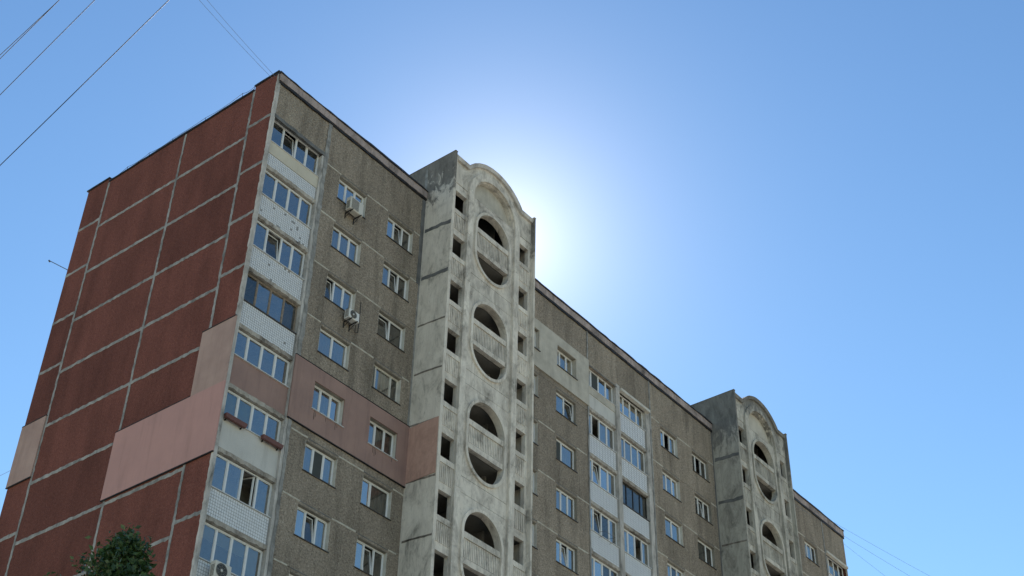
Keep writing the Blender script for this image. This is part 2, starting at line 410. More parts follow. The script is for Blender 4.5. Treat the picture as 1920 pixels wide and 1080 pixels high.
# ---- street facade: panels with window openings
WA = [(4.33, 6.12), (7.62, 9.38)]
def mirror(xs, c): return [(c - b, c - a) for a, b in reversed(xs)]
WALLS = [  # x0, x1, openings, rows of windows built
    (3.41, T1, WA, 9),
    (T1 + TW, 23.6, [(17.5, 19.25), (20.78, 22.5)], 7),
    (29.68, T2, [(30.7, 32.47), (34.05, 35.82)], 6),
    (T2 + TW, 50.42, [(44.2, 45.95), (47.55, 49.25)], 4)]
ZT, ZB = -.55, -1.87
NY = (0, -1, 0)
INS = {(0, 4): ('mauve', 3.17, T1 - .003, -14.05, -11.1), (1, 0): ('greyr', T1 + TW + .003, 23.64, -2.92, .03)}
for wi, (x0, x1, ops, nr) in enumerate(WALLS):
    part(MB().plate(x0 + .02, x1 - .01, -.42 + .01, 2.05, 0, .25), 'facade_panel', 'agg')
    for k in range(15):
        z1 = -.42 - H * k; z0 = max(z1 - H, GZ)
        holes = [(a, b, ZB - H * k, ZT - H * k) for a, b in ops] if k < nr else []
        part(MB().plate(x0 + .02, x1 - .01, z0 + .01, z1 - .01, random.uniform(-.004, .004), .25, holes), 'facade_panel', 'agg')
    part(MB().box(x0 + .03, x1 - .02, .03, .06, z0, 2.0) if False else MB().box(x0 + .03, x1 - .02, .02, .05, 1.0, 1.9), 'panel_backing', 'seald')
    # sealed joints between storeys: white dashes between the openings
    for k in range(nr):
        z = -.42 - H * k
        if (wi, k - 1) in INS or (wi, k) in INS and k != 0: pass
        cuts = [x0 + .05] + [v for o in ops for v in o] + [x1 - .05]
        for a, b in zip(cuts[::2], cuts[1::2]):
            if random.random() < .9: part(MB().smear((a + .02, -.004, z), (b + random.uniform(-.15, .1), -.004, z + random.uniform(-.015, .015)), .065, NY, .01, .2, .25), 'joint_sealant', 'sealw')
        for a, b in ops: part(MB().smear((a, -.004, z - .01), (b, -.004, z - .01), .03, NY, .004, .2, .5), 'joint_sealant', 'seald')
for (wi, k), (mt, a, b, z0, z1) in INS.items():
    x0, x1, ops, nr = WALLS[wi]
    part(MB().plate(a, b, z0, z1, -.075, -.012, [(p + .02, q - .02, ZB - H * k + .02, ZT - H * k - .02) for p, q in ops]), 'insulation_panel', mt)
# vertical joints
part(MB().smear((3.36, -.02, 2.0), (3.36, -.02, -11.1), .2, NY, .012, .25, .35), 'joint_sealant', 'seal')
part(MB().smear((3.36, -.02, -14.1), (3.36, -.02, -28), .16, NY, .012, .25, .35), 'joint_sealant', 'seal')
for x in (23.6, 29.68, 50.42): part(MB().smear((x, -.02, 2.0), (x, -.02, -16), .11, NY, .012, .25, .35), 'joint_sealant', 'seal')
part(MB().smear((T1 - .1, -.006, 2.05), (T1 - .1, -.006, -3.3), .26, NY, .014, .3, .15), 'joint_sealant', 'seald')
part(MB().smear((T1 - .05, -.006, -3.3), (T1 - .05, -.006, -11.1), .08, NY, .01, .3, .5), 'joint_sealant', 'seal')
part(MB().smear((T2 - .06, -.006, 2.05), (T2 - .06, -.006, -9), .1, NY, .012, .3, .3), 'joint_sealant', 'seald')

# facade cornice: fascia, dark uneven strip underneath, coping on top
for a, b in ((-.03, T1 - .005), (T1 + TW + .005, T2 - .005), (T2 + TW + .005, XE + .05)):
    part(MB().wavy(a + .06, b, -.09, .24, 2.06, 2.47, .012, .008, .012, .5), 'cornice', 'fascia')
    part(MB().wavy(a + .1, b, -.075, .0, 1.93, 2.058, .02, .0, .05, .3), 'cornice_strip', 'felt')
    part(MB().wavy(a, b, -.15, .3, 2.475, 2.535, .02, .025, .012, .45), 'coping', 'coping')

for a_, b_, z_ in ((3.17, T1 - .003, -11.095), (3.17, T1 - .003, -14.09)):
    part(MB().wavy(a_, b_, -.088, -.012, z_, z_ + .035, .004, .0, .006, .5), 'drip_edge', 'felt')
for y0_, y1_, z_ in ((1.93, 6.34, -14.1), (-.02, 6.34, -17.2), (-.02, 1.93, -11.075), (11.82, 13.52, -14.24), (11.82, 13.52, -11.195)):
    part(MB().box(-.085, -.013, y0_, y1_, z_, z_ + .035), 'drip_edge', 'felt')
# ---- windows
def pane_geo(mb, x0, x1, z0, z1, y, tilt=0.0, swing=0.0):
    q = [(x0, z0), (x1, z0), (x1, z1), (x0, z1)]
    mb.add([(x, y + (z - z0) * math.sin(tilt) + 0 * swing, z0 + (z - z0) * math.cos(tilt)) for x, z in q], [(0, 1, 2, 3)])
    return mb
def sash_geo(mb, x0, x1, z0, z1, y, tilt, wd=.05, th=.045):
    s0 = len(mb.v)
    mb.box(x0, x0 + wd, y, y + th, z0, z1).box(x1 - wd, x1, y, y + th, z0, z1).box(x0 + wd, x1 - wd, y, y + th, z0, z0 + wd).box(x0 + wd, x1 - wd, y, y + th, z1 - wd, z1)
    for i in range(s0, len(mb.v)):
        x, yy, z = mb.v[i]; h = z - z0
        mb.v[i] = (x, yy + h * math.sin(tilt), z0 + h * math.cos(tilt))
    return mb
def curtain_geo(mb, x0, x1, z0, z1, y, amp=.025):
    n = max(6, int((x1 - x0) / .035)); o = len(mb.v); ph = random.random() * 6
    for i in range(n + 1):
        x = x0 + (x1 - x0) * i / n; d = amp * math.sin(i * 1.25 + ph) + amp * .6 * math.sin(i * .47 + ph * 2)
        mb.v += [(x, y + d * 1.3, z0), (x, y + d * .7, z1)]
    for i in range(n): mb.f.append((o + 2 * i, o + 2 * i + 2, o + 2 * i + 3, o + 2 * i + 1))
    return mb
def glazing(root, x0, x1, z0, z1, y, spec, cuts=None, fr=.055, mul=.06, frame_mat='pvc', gl=None, own=None):
    """frame bars into 'own' builder; panes, sashes and curtains become children of root later"""
    n = len(spec); cuts = cuts or [i / n for i in range(1, n)]
    xs = [x0] + [x0 + (x1 - x0) * c for c in cuts] + [x1]
    f = own
    f.box(x0, x1, y, y + .07, z1 - fr, z1).box(x0, x1, y, y + .07, z0, z0 + fr)
    f.box(x0, x0 + fr, y, y + .07, z0 + fr, z1 - fr).box(x1 - fr, x1, y, y + .07, z0 + fr, z1 - fr)
    for x in xs[1:-1]: f.box(x - mul / 2, x + mul / 2, y - .004, y + .07, z0 + fr, z1 - fr)
    jobs = []
    for i, ch in enumerate(spec):
        a = xs[i] + (fr if i == 0 else mul / 2) + .002; b = xs[i + 1] - (fr if i == n - 1 else mul / 2) - .002
        c, d = z0 + fr + .002, z1 - fr - .002
        jobs.append((ch, a, b, c, d))
    return jobs
def fill(root, jobs, y, frame_mat, normal='glass'):
    for ch, a, b, c, d in jobs:
        gm = {'B': normal, 'C': normal, 'D': 'glassd', 'G': 'glassd', 'T': 'glassd', 't': normal, 'N': 'glassd', 'R': 'glassk', 'V': 'glassc', 'H': 'glassk', 'E': 'glassk', 'C': 'glassc'}.get(ch)
        if gm == 'glass' and random.random() < .4: gm = 'glassm'
        if ch in 'Tt':
            part(sash_geo(MB(), a + .01, b - .01, c, d - .02, y + .012, R(7.5)), 'sash', frame_mat, root)
            part(pane_geo(MB(), a + .06, b - .06, c + .05, d - .07, y + .035, R(7.5)), 'pane', gm, root)
        elif ch == 'O': pass
        elif ch == 'S':      # casement swung open inwards
            mb = MB(); wd = .05; L = b - a
            mb.box(0, .045, 0, wd, c, d).box(0, .045, L - wd, L, c, d).box(0, .045, wd, L - wd, c, c + wd).box(0, .045, wd, L - wd, d - wd, d)
            for i, (x, yy, z) in enumerate(mb.v): mb.v[i] = (b - .05 - x - yy * .35, y + .08 + yy * .93, z)
            part(mb, 'sash', frame_mat, root)
        else:
            part(sash_geo(MB(), a, b, c, d, y + .012, 0, .03, .04), 'sash', frame_mat, root)
            part(pane_geo(MB(), a + .03, b - .03, c + .03, d - .03, y + .03), 'pane', gm, root)
        if ch == 'N': part(MB().box(a + .03, b - .03, y + .02, y + .024, c + .03, d - .03), 'fly_screen', 'net', root)
        if ch in 'CV': part(curtain_geo(MB(), a - .02 if ch == 'C' else a + (b - a) * .25, b + .02, c, d, y + .10, .02), 'curtain', 'curtain', root)
        if ch == 'G': part(curtain_geo(MB(), a + (b - a) * .2, b, c, d, y + .18), 'curtain', 'curtaing', root)
        if ch == 'R': part(MB().box(a, b, y + .09, y + .095, c + (d - c) * .62, d), 'blind', 'blind', root)
        if ch == 'E': part(MB().box(a, b, y + .09, y + .095, c, d), 'blind', 'green', root)
        if ch == 'H': part(MB().box(a, b - .08, y + .09, y + .095, c + (d - c) * .2, d), 'blind', 'blind', root)
def window(x0, x1, k, spec, cuts=None, depth=.16, yface=0.0, sill='sill', reveal='reveal', frame='pvc'):
    z1, z0 = ZT - H * k - .004, ZB - H * k + .004
    y = depth
    f = MB(); jobs = glazing(None, x0 + .016, x1 - .016, z0 + .02, z1 - .016, y, spec, cuts, own=f)
    wn = part(f, 'window', frame)
    fill(wn, jobs, y, frame)
    part(MB().box(x0 + .002, x0 + .015, yface + .004, y - .002, z0, z1), 'reveal', reveal, wn); part(MB().box(x1 - .015, x1 - .002, yface + .004, y - .002, z0, z1), 'reveal', reveal, wn)
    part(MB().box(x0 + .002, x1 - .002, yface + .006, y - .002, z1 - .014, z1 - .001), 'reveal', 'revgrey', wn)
    s = MB().box(x0 - .03, x1 + .04, yface - .055, yface - .006, z0 - .045, z0 - .012); s.box(x0 + .004, x1 - .004, yface - .0055, y + .002, z0 - .0005, z0 + .016)
    part(s, 'window_sill', sill, wn)
    return wn
SP1 = {0: 'BBB', 1: 'CCC', 2: 'TCC', 3: 'CV', 4: 'CCB', 5: 'CNC', 6: 'BTC', 7: 'BDC', 8: 'BCB'}
SP2 = {0: 'BTD', 1: 'CTD', 2: 'TD', 3: 'SCD', 4: 'CGD', 5: 'BG', 6: 'BTD', 7: 'BDD', 8: 'BCD'}
for k in range(9):
    yf = -.075 if k == 4 else 0
    window(*WA[0], k, SP1[k], yface=yf, sill='sillw' if k == 4 else 'sill')
    window(*WA[1], k, SP2[k], [.16, .72] if k == 3 else ([.36] if k == 5 else None), yface=yf, sill='sillw' if k == 4 else 'sill', frame='reveal' if k == 3 else 'pvc')
for x_, l_, w_ in ((4.5, .42, .035), (4.58, .25, .02), (5.15, .2, .02), (5.7, .3, .025), (5.8, .16, .02), (7.95, .28, .03), (8.04, .4, .025), (8.12, .3, .02), (9.1, .18, .02)):
    part(MB().smear((x_, -.0758, ZB - H * 4 - .05), (x_ + .01, -.0758, ZB - H * 4 - .05 - l_), w_, NY, .0008, .06, .5), 'dirt_run', 'dirt')
SP3 = {0: 'CCB', 1: 'BT', 2: 'NC', 3: 'CCC', 4: 'BtC', 5: 'BCD', 6: 'CBD'}
for k in range(7):
    yf = -.075 if k == 0 else 0
    window(*WALLS[1][2][0], k, 'BDB', yface=yf)
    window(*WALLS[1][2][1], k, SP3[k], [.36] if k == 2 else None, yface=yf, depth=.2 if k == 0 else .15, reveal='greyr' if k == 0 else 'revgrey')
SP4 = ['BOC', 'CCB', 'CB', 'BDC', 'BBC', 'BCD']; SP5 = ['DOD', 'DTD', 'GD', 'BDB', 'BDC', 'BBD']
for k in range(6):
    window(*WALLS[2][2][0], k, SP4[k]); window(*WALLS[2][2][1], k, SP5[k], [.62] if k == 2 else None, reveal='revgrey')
for k in range(4):
    window(*WALLS[3][2][0], k, 'BDB', reveal='revgrey'); window(*WALLS[3][2][1], k, 'CCD', reveal='revgrey')

# ---- glazed balconies
def tiles(mb, x0, x1, z0, z1, y, tw, th, miss, g=.018):
    nx = int((x1 - x0) / tw); nz = int((z1 - z0) / th); tw = (x1 - x0) / nx; th = (z1 - z0) / nz
    clumps = [(random.uniform(x0, x1), random.choice([z0, z0, z0, z1, random.uniform(z0, z1)]), abs(random.gauss(.02, .04)) + .03) for _ in range(int(miss * 14))]
    for i in range(nx):
        for j in range(nz):
            a, c = x0 + i * tw, z0 + j * th; cx, cz = a + tw / 2, c + th / 2
            if random.random() < miss * .05 or any((cx - p) ** 2 + ((cz - q) * 1.2) ** 2 < r_ * r_ for p, q, r_ in clumps): continue
            p = random.uniform(.005, .009); o = len(mb.v); a += g / 2; c += g / 2; b, d = a + tw - g, c + th - g
            tl = random.uniform(-.0025, .0025)
            mb.v += [(a, y, c), (b, y, c), (b, y, d), (a, y, d), (a, y - p, c), (b, y - p + tl, c), (b, y - p + tl, d), (a, y - p, d)]
            mb.f += [(o + 4, o + 5, o + 6, o + 7), (o, o + 1, o + 5, o + 4), (o + 1, o + 2, o + 6, o + 5), (o + 2, o + 3, o + 7, o + 6), (o + 3, o, o + 4, o + 7)]
    return mb
YP, YG = .10, .21
def balcony(x0, x1, k, spec, face='tile', frame='pvc', miss=.2, tile=(.108, .108), gtop=None, gbot=None, cuts=None, normal='glassb', band=None, fr=.05, mul=.065):
    zt = (-.225 if gtop is None else gtop) - H * k; zb = (-1.68 if gbot is None else gbot) - H * k
    s0 = -3.02 - H * k; s1 = -2.82 - H * k
    base = MB().box(x0, x1, YP, YG + .06, s1, zb)
    bal = part(base, 'balcony', {'tile': 'grout'}.get(face, face))
    sl = MB(); n = 24; o = 0
    for i in range(n + 1):      # slab with a chipped front edge
        x = x0 - .02 + (x1 - x0 + .04) * i / n; a = .035 + random.uniform(-.012, .02); b = s0 + abs(random.gauss(0, .022))
        sl.v += [(x, a + random.uniform(0, .04), b), (x, 1.28, s0), (x, 1.28, s1 - .003), (x, a, s1 - .003 + random.uniform(-.02, .0))]
    for i in range(n):
        for q in range(4): sl.f.append((4 * i + q, 4 * i + 4 + q, 4 * i + 4 + (q + 1) % 4, 4 * i + (q + 1) % 4))
    sl.f += [(0, 1, 2, 3), (4 * n + 3, 4 * n + 2, 4 * n + 1, 4 * n)]
    part(sl, 'balcony_slab', 'slabp', bal)
    ztile = zb - .03
    if band:
        part(MB().box(x0 + .004, x1 - .004, YP - .03, YP - .002, zb - band[1], zb - .002), 'facing_panel', band[0], bal); ztile = zb - band[1] - .01
    if face == 'tile':
        t = part(tiles(MB(), x0 + .03, x1 - .03, s1 + .02, ztile, YP - .001, *tile, miss, .028 if tile[0] > .2 else .018), 'tiles', 'tile', bal); t['kind'] = 'stuff'
    f = MB(); jobs = glazing(None, x0 + .01, x1 - .01, zb + .002, zt - .002, YG, spec, cuts, fr, mul, own=f)
    part(f, 'glazing_frame', frame, bal); fill(bal, jobs, YG, frame, normal)
    part(MB().box(x0 - .01, x1 + .01, YP - .06, YP + .018, zb - .022, zb + .012), 'ledge', 'sillw' if frame == 'pvc' else 'sill', bal)
    return bal
# corner column
XA, XB_ = .16, 3.14
balcony(XA, XB_, 0, 'BTBB', gtop=-.03, gbot=-1.45, band=('cream', .68), miss=.0, cuts=[.27, .53, .75])
balcony(XA, XB_, 1, 'BBBB', miss=.9, cuts=[.28, .54, .77])
balcony(XA, XB_, 2, 'BTBB', miss=.35, cuts=[.27, .54, .76])
balcony(XA, XB_, 3, 'DBBD', frame='wood', miss=.05, fr=.035, mul=.035)
balcony(XA, XB_, 4, 'BBBB', face='mauve', gbot=-1.5)
balcony(XA, XB_, 5, 'EEBB', face='pale', gbot=-1.5)
balcony(XA, XB_, 6, 'BBSB', miss=.0, tile=(.112, .112))
balcony(XA, XB_, 7, 'RRRH', miss=.0, tile=(.112, .112), normal='glass')
balcony(XA, XB_, 8, 'BDBB', miss=.1); balcony(XA, XB_, 9, 'DBBB', miss=.1)
# pair between the towers
for k, (s, kw) in enumerate([('CNBB', dict(face='pale', gtop=-.205, gbot=-1.48, band=('greyr', .45))), ('BOVV', dict(miss=.0)), ('BtBC', dict(miss=.1)), ('BTDC', dict(miss=.1)), ('BBDD', dict()), ('BBDB', dict()), ('BDBB', dict())]):
    balcony(23.68, 26.28, k, s, tile=(.24, .115), **{'miss': .0, 'cuts': [.2, .47, .74], 'normal': 'glass', **kw})
for k, (s, kw) in enumerate([('BBBV', dict(gtop=-.3, gbot=-1.62)), ('VVBV', dict(frame='pvc', fr=.035, mul=.035)), ('DDDG', dict(frame='brownf', fr=.03, mul=.03)), ('BBOV', dict()), ('BBBB', dict()), ('BDBB', dict()), ('BDBB', dict())]):
    balcony(26.64, 29.24, k, s, tile=(.24, .115), **{'miss': .0, 'normal': 'glass', **kw})
for k in range(4): balcony(50.5, 53.3, k, 'BBDB', miss=.0, tile=(.24, .115), gtop=-.3)
# posts and partitions of the loggias
part(MB().box(-.004, .158, -.014, .018, GZ, 2.05), 'corner_strip', 'post'); part(MB().box(.1, .158, .02, 1.298, GZ, -.005), 'corner_post', 'post')
part(MB().box(XB_ + .002, 3.41, .0, 1.298, GZ, -.16), 'balcony_post', 'post')
part(MB().box(23.6, 23.678, -.008, 1.298, GZ, -.1), 'balcony_post', 'post')
part(MB().box(26.282, 26.638, -.01, 1.298, GZ, -.02), 'balcony_post', 'post')
part(MB().box(29.242, 29.66, .0, 1.298, GZ, -.2), 'balcony_post', 'post')
part(MB().box(50.41, 50.498, .0, 1.298, GZ, -.2), 'balcony_post', 'post')
part(MB().box(53.302, XE, -.008, .03, GZ, 2.0), 'balcony_post', 'agg')
# attic panels over the loggias, lower walls under the lowest balcony built
part(MB().box(.17, 3.40, .0, .25, .0, 2.05), 'attic_panel', 'agg')
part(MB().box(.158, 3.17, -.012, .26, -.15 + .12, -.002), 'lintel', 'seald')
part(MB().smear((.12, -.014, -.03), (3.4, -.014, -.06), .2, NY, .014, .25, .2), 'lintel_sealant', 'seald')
part(MB().box(23.61, 26.45, .0, .25, -.2, 2.05), 'attic_panel', 'agg'); part(MB().box(26.46, 29.66, .0, .25, -.2, 2.05), 'attic_panel', 'agg')
part(MB().box(50.43, XE - .17, .002, .25, -.2, 2.05), 'attic_panel', 'agg')
part(MB().box(26.62, 29.5, -.16, .06, -.36, -.2), 'canopy', 'reveal')
part(MB().box(50.45, 53.4, -.16, .06, -.42, -.26), 'canopy', 'reveal')
part(MB().smear((23.6, -.006, -.2), (26.4, -.006, -.22), .06, NY, .01, .3), 'joint_sealant', 'seald')
for a, b, k in ((XA, XB_, 10), (23.68, 26.28, 7), (26.64, 29.24, 7), (50.5, 53.3, 4)):
    part(MB().box(a, b, .1, .25, GZ, -.23 - H * k), 'lower_wall', 'greyr')

# ---- loggia towers
YF = -1.58
PITCH = 2.765
def stadium(cx, zc0, zc1, r, n=40):
    p = [(cx + r * math.cos(math.pi * i / n), zc1 + r * math.sin(math.pi * i / n)) for i in range(n + 1)]
    p += [(cx + r * math.cos(math.pi + math.pi * i / n), zc0 + r * math.sin(math.pi + math.pi * i / n)) for i in range(n + 1)]
    return p
def ribs(mb, x0, x1, z0, z1, y, pitch=.115):
    n = int((x1 - x0) / pitch); p = (x1 - x0) / n
    for i in range(n): mb.box(x0 + i * p + p * .2, x0 + i * p + p * .72, y - .03 + random.uniform(-.006, .006), y + .01, z0, z1)
    return mb
def tower(x, novals, CN='conc', SD='tside'):
    dx = x - T1; X = lambda v: v + dx; cx = X(13.38)
    shell = MB().box(x, x + .15, -1.78, 1.42, GZ, 4.35).box(x + TW - .12, x + TW, -1.78, 1.42, GZ, 4.35)
    tw = part(shell, 'loggia_tower', SD)
    part(MB().box(x + .152, x + TW - .122, 1.305, 1.42, 1.96, 4.1), 'tower_rear_wall', SD, tw)
    part(MB().box(x + .152, x + TW - .122, -1.33, 1.3, 4.0, 4.15), 'tower_roof', 'felt', tw)
    part(MB().box(x - .012, x + .165, -1.80, 1.44, 4.353, 4.40), 'coping', SD, tw); part(MB().box(x + TW - .135, x + TW + .012, -1.80, 1.44, 4.353, 4.42), 'coping', CN, tw)
    part(MB().box(x + .15, x + .225, -1.74, -1.3, GZ, 4.1), 'fin', CN, tw)
    nj = novals * 2
    zlow = 2.64 - 2 * PITCH * novals
    # gable with blind arch
    half, zs, ze = 2.11, 4.2, 5.28; rr = (half ** 2 + (ze - zs) ** 2) / (2 * (ze - zs)); zc = ze - rr; a0 = math.atan2(zs - zc, half)
    arc = [(cx + rr * math.cos(a0 + (math.pi - 2 * a0) * i / 36), zc + rr * math.sin(a0 + (math.pi - 2 * a0) * i / 36)) for i in range(37)]
    outer = [(x + .24, 2.66), (x + TW - .125, 2.66), (x + TW - .125, zs)] + arc + [(x + .24, zs)]
    ra = 1.55; inner = [(cx - ra, 2.7), (cx + ra, 2.7)] + [(cx + ra * math.cos(math.pi * i / 40), 2.72 + ra * math.sin(math.pi * i / 40)) for i in range(41)]
    part(MB().star(outer, inner, (cx, 3.3), YF, -1.34, 110), 'gable', CN, tw)
    part(MB().star([(cx - 1.7, 2.67), (cx + 1.7, 2.67), (cx + 1.7, 4.4), (cx - 1.7, 4.4)], None, (cx, 3.3), -1.335, -1.32, 8), 'arch_infill', 'greyr', tw)
    mb = MB(); N = 44      # archivolt
    for i in range(N):
        t0, t1 = math.pi * i / N, math.pi * (i + 1) / N
        for (r0, r1, y0, y1) in ((1.64, 2.02, -1.70, YF + .004),):
            q = [(cx + r * math.cos(t), 2.7 + r * math.sin(t)) for t in (t0, t1) for r in (r0, r1)]
            mb.add([(q[0][0], y0, q[0][1]), (q[1][0], y0, q[1][1]), (q[3][0], y0, q[3][1]), (q[2][0], y0, q[2][1]), (q[0][0], y1, q[0][1]), (q[1][0], y1, q[1][1]), (q[3][0], y1, q[3][1]), (q[2][0], y1, q[2][1])],
                   [(0, 1, 2, 3), (0, 3, 7, 4), (1, 5, 6, 2)])
    part(mb, 'archivolt', CN, tw)
    line = [(x + TW - .125, zs)] + arc + [(x + .155, zs)]; mb = MB()      # coping along the gable
    for i, (px, pz) in enumerate(line):
        p, q = line[max(i - 1, 0)], line[min(i + 1, len(line) - 1)]; d = Vector((q[0] - p[0], q[1] - p[1])).normalized(); nx_, nz_ = d.y, -d.x
        if nz_ < 0: nx_, nz_ = -nx_, -nz_
        j = random.uniform(-.008, .008); hi = .05 + j; lo = -.14
        mb.v += [(px + nx_ * lo, -1.70, pz + nz_ * lo), (px + nx_ * lo, -1.3, pz + nz_ * lo), (px + nx_ * hi, -1.3, pz + nz_ * hi), (px + nx_ * hi, -1.76, pz + nz_ * hi)]
    for i in range(len(line) - 1):
        for k in range(4): mb.f.append((4 * i + k, 4 * i + 4 + k, 4 * i + 4 + (k + 1) % 4, 4 * i + (k + 1) % 4))
    e = 4 * (len(line) - 1); mb.f += [(0, 1, 2, 3), (e + 3, e + 2, e + 1, e)]
    part(mb, 'gable_coping', SD if CN == 'conc2' else 'post', tw)
    for a, b in ((11.36, 11.73), (15.02, 15.39)):
        for j in range(nj):
            z1 = 2.7 - PITCH * j; part(MB().box(X(a), X(b), -1.70 + random.uniform(-.006, .006), -1.34, z1 - PITCH + .012, z1), 'pilaster', CN, tw)
        part(MB().box(X(a), X(b), -1.695, -1.34, GZ, 2.7 - PITCH * nj), 'pilaster', CN, tw)
    a, b = X(11.732), X(15.018)
    for i in range(novals):
        d = -2 * PITCH * i
        st = stadium(cx, -.5 + d, .95 + d, 1.25); c = (cx, .22 + d)
        rect = [(a, -2.09 + d), (b, -2.09 + d), (b, 2.64 + d), (a, 2.64 + d)]
        part(MB().star(rect, st, c, YF, -1.30, 110), 'front_panel', CN, tw)
        part(MB().star(stadium(cx, -.5 + d, .95 + d, 1.40), stadium(cx, -.5 + d, .95 + d, 1.255), c, -1.67, YF + .01, 110), 'oval_ring', CN, tw)
        part(MB().box(a, b, YF + .004, -1.31, -2.87 + d, -2.11 + d), 'spandrel_panel', CN, tw)
        x0, x1 = cx - 1.245, cx + 1.245
        pr = part(MB().box(x0, x1, YF + .05, -1.4, -.26 + d, .66 + d), 'parapet', 'post', tw)
        part(MB().wavy(x0, x1, YF - .03, -1.38, .66 + d, .94 + d, .006, .006, .006, .3), 'parapet_cap', CN, tw)
        part(ribs(MB(), x0 + .02, x1 - .02, -.2 + d, .64 + d, YF + .05), 'parapet_ribs', CN, tw)['kind'] = 'stuff'
        part(MB().wavy(x0, x1, YF - .02, -1.36, -.52 + d, -.262 + d, .008, .0, .012, .25), 'slab_edge', CN, tw)
    for j in range(nj):
        d = -PITCH * j
        part(MB().box(x + .152, x + TW - .122, -1.295, 1.298, -.50 + d, -.30 + d), 'loggia_floor', 'loggia', tw)
        for (h0, h1, p0, p1) in ((X(10.45), X(11.34), x + .23, X(11.358)), (X(15.45), X(16.28), X(15.392), x + TW - .125)):
            part(MB().plate(p0, p1, 2.64 - PITCH + .012 + d, 2.64 + d, YF + .02, -1.33, [(h0, h1, .97 + d, 2.17 + d)]), 'side_panel', CN, tw)
            part(MB().wavy(h0 - .03, h1 + .03, YF - .03, YF + .018, .70 + d, .96 + d, .006, .008, .006, .2), 'parapet_cap', CN, tw)
            part(ribs(MB(), h0 + .02, h1 - .02, -.22 + d, .68 + d, YF + .02), 'parapet_ribs', CN, tw)['kind'] = 'stuff'
    part(MB().box(x + .152, x + TW - .122, 1.2, 1.297, zlow, 4.0), 'loggia_rear_wall', 'loggia', tw)
    part(MB().box(X(12.3), X(12.42), -1.25, 1.19, zlow, 3.98), 'loggia_partition', 'loggia', tw)
    part(MB().box(X(14.6), X(14.72), -.6, 1.19, zlow, 3.98), 'loggia_partition', 'loggia', tw)
    part(MB().box(x + .23, x + TW - .125, YF + .02, -1.3, GZ, zlow - .25), 'lower_front_wall', CN, tw)
    # joints of the side wall
    for j, z in enumerate([-.12, -3.05, -5.8, -8.48, -11.15, -13.95, -16.7, -19.4]):
        part(MB().smear((x - .003, -.1, z + .08), (x - .003, -1.74, z - .05), .2 if j < 2 else .08, NX, .008, .2, .35), 'joint_sealant', 'seald' if j < 2 else 'slab', tw)
    return tw
tower(T1, 5); tower(T2, 3, 'conc2', 'tside2')
part(MB().box(T1 - .03, T1 - .012, -1.74, -.01, -13.9, -11.16), 'insulation_panel', 'salmon')
part(MB().smear((T1 - .006, .05, 4.3), (T1 - .006, .05, 2.6), .16, NX, .012, .2, .3), 'joint_sealant', 'seal')

# ------------------------------------------------------------------ things hung on the building
def air_conditioner(x, y, z, mat, label, grille=False, w=.8, h=.56):
    o = empty('air_conditioner', (x, y, z + ZO)); dp = .3
    tag(o, label, 'air conditioner', 'outdoor air conditioner units')
    P = lambda mb, n, m_: mb.build(n, m_, o)
    mb = MB(); bv = .03
    mb.plate(bv, w - bv, bv, h - bv, -dp, -dp + .02); mb.box(0, w, -dp + bv, 0, 0, h)
    mb.add([(bv, -dp, bv), (w - bv, -dp, bv), (w - bv, -dp, h - bv), (bv, -dp, h - bv), (0, -dp + bv, 0), (w, -dp + bv, 0), (w, -dp + bv, h), (0, -dp + bv, h)], [(0, 1, 5, 4), (1, 2, 6, 5), (2, 3, 7, 6), (3, 0, 4, 7)])
    P(mb, 'casing', mat)
    fx, fz, fr = w * .38, h * .5, h * .41
    if grille:
        g = MB()
        for i in range(14): g.box(.06, w * .62, -dp - .012, -dp - .002, .06 + i * (h - .12) / 14, .06 + (i + .55) * (h - .12) / 14)
        P(g, 'front_grille', 'acg')
    else:
        d = MB(); n = 28; d.v = [(fx, -dp - .004, fz)] + [(fx + fr * math.cos(2 * math.pi * i / n), -dp - .004, fz + fr * math.sin(2 * math.pi * i / n)) for i in range(n)]
        d.f = [(0, 1 + i, 1 + (i + 1) % n) for i in range(n)]; P(d, 'fan_opening', 'black')
        g = MB()
        for r_ in (.35, .6, .82, 1.0): g.tube([(fx + fr * r_ * math.cos(2 * math.pi * i / 24), -dp - .014, fz + fr * r_ * math.sin(2 * math.pi * i / 24)) for i in range(25)], .006, 4)
        for i in range(8): t = math.pi * i / 4; g.tube([(fx, -dp - .016, fz), (fx + fr * math.cos(t), -dp - .012, fz + fr * math.sin(t))], .004, 4)
        P(g, 'fan_guard', 'acg')
        hb = MB(); hb.tube([(fx, -dp - .02, fz), (fx, -dp - .003, fz)], fr * .2, 12); P(hb, 'fan_hub', mat)
    v = MB()
    for i in range(9): v.box(-.006, -.001, -dp + .06, -.04, .06 + i * .05, .08 + i * .05)
    P(v, 'side_louvres', 'black')
    for bx in (.12, w - .16):
        b = MB(); b.box(bx, bx + .035, -dp - .05, -y - .004, -.045, -.005).box(bx, bx + .035, -y - .04, -y - .004, -.34, -.045)
        b.tube([(bx + .017, -dp + .02, -.04), (bx + .017, -y - .02, -.30)], .014, 5)
        P(b, 'bracket', 'black')
    return o
air_conditioner(4.78, -.15, -2.36, 'ac', 'cream air conditioner with grey grille under top window beside corner balconies', True, .82, .70)
a2 = air_conditioner(5.45, -.15, -8.02, 'acw', 'small white air conditioner with round fan below third-row window', False, .62, .46)
MB().tube([(.62, -.1, .1), (.8, .1, -.22), (1.0, .13, -.1), (1.02, .135, .9), (1.0, .135, 1.55)], .016, 5).build('hose', 'black', a2)
air_conditioner(.6, -.13, -21.98, 'ac', 'cream air conditioner with round fan below lowest visible corner balcony glazing', False, .72, .62)
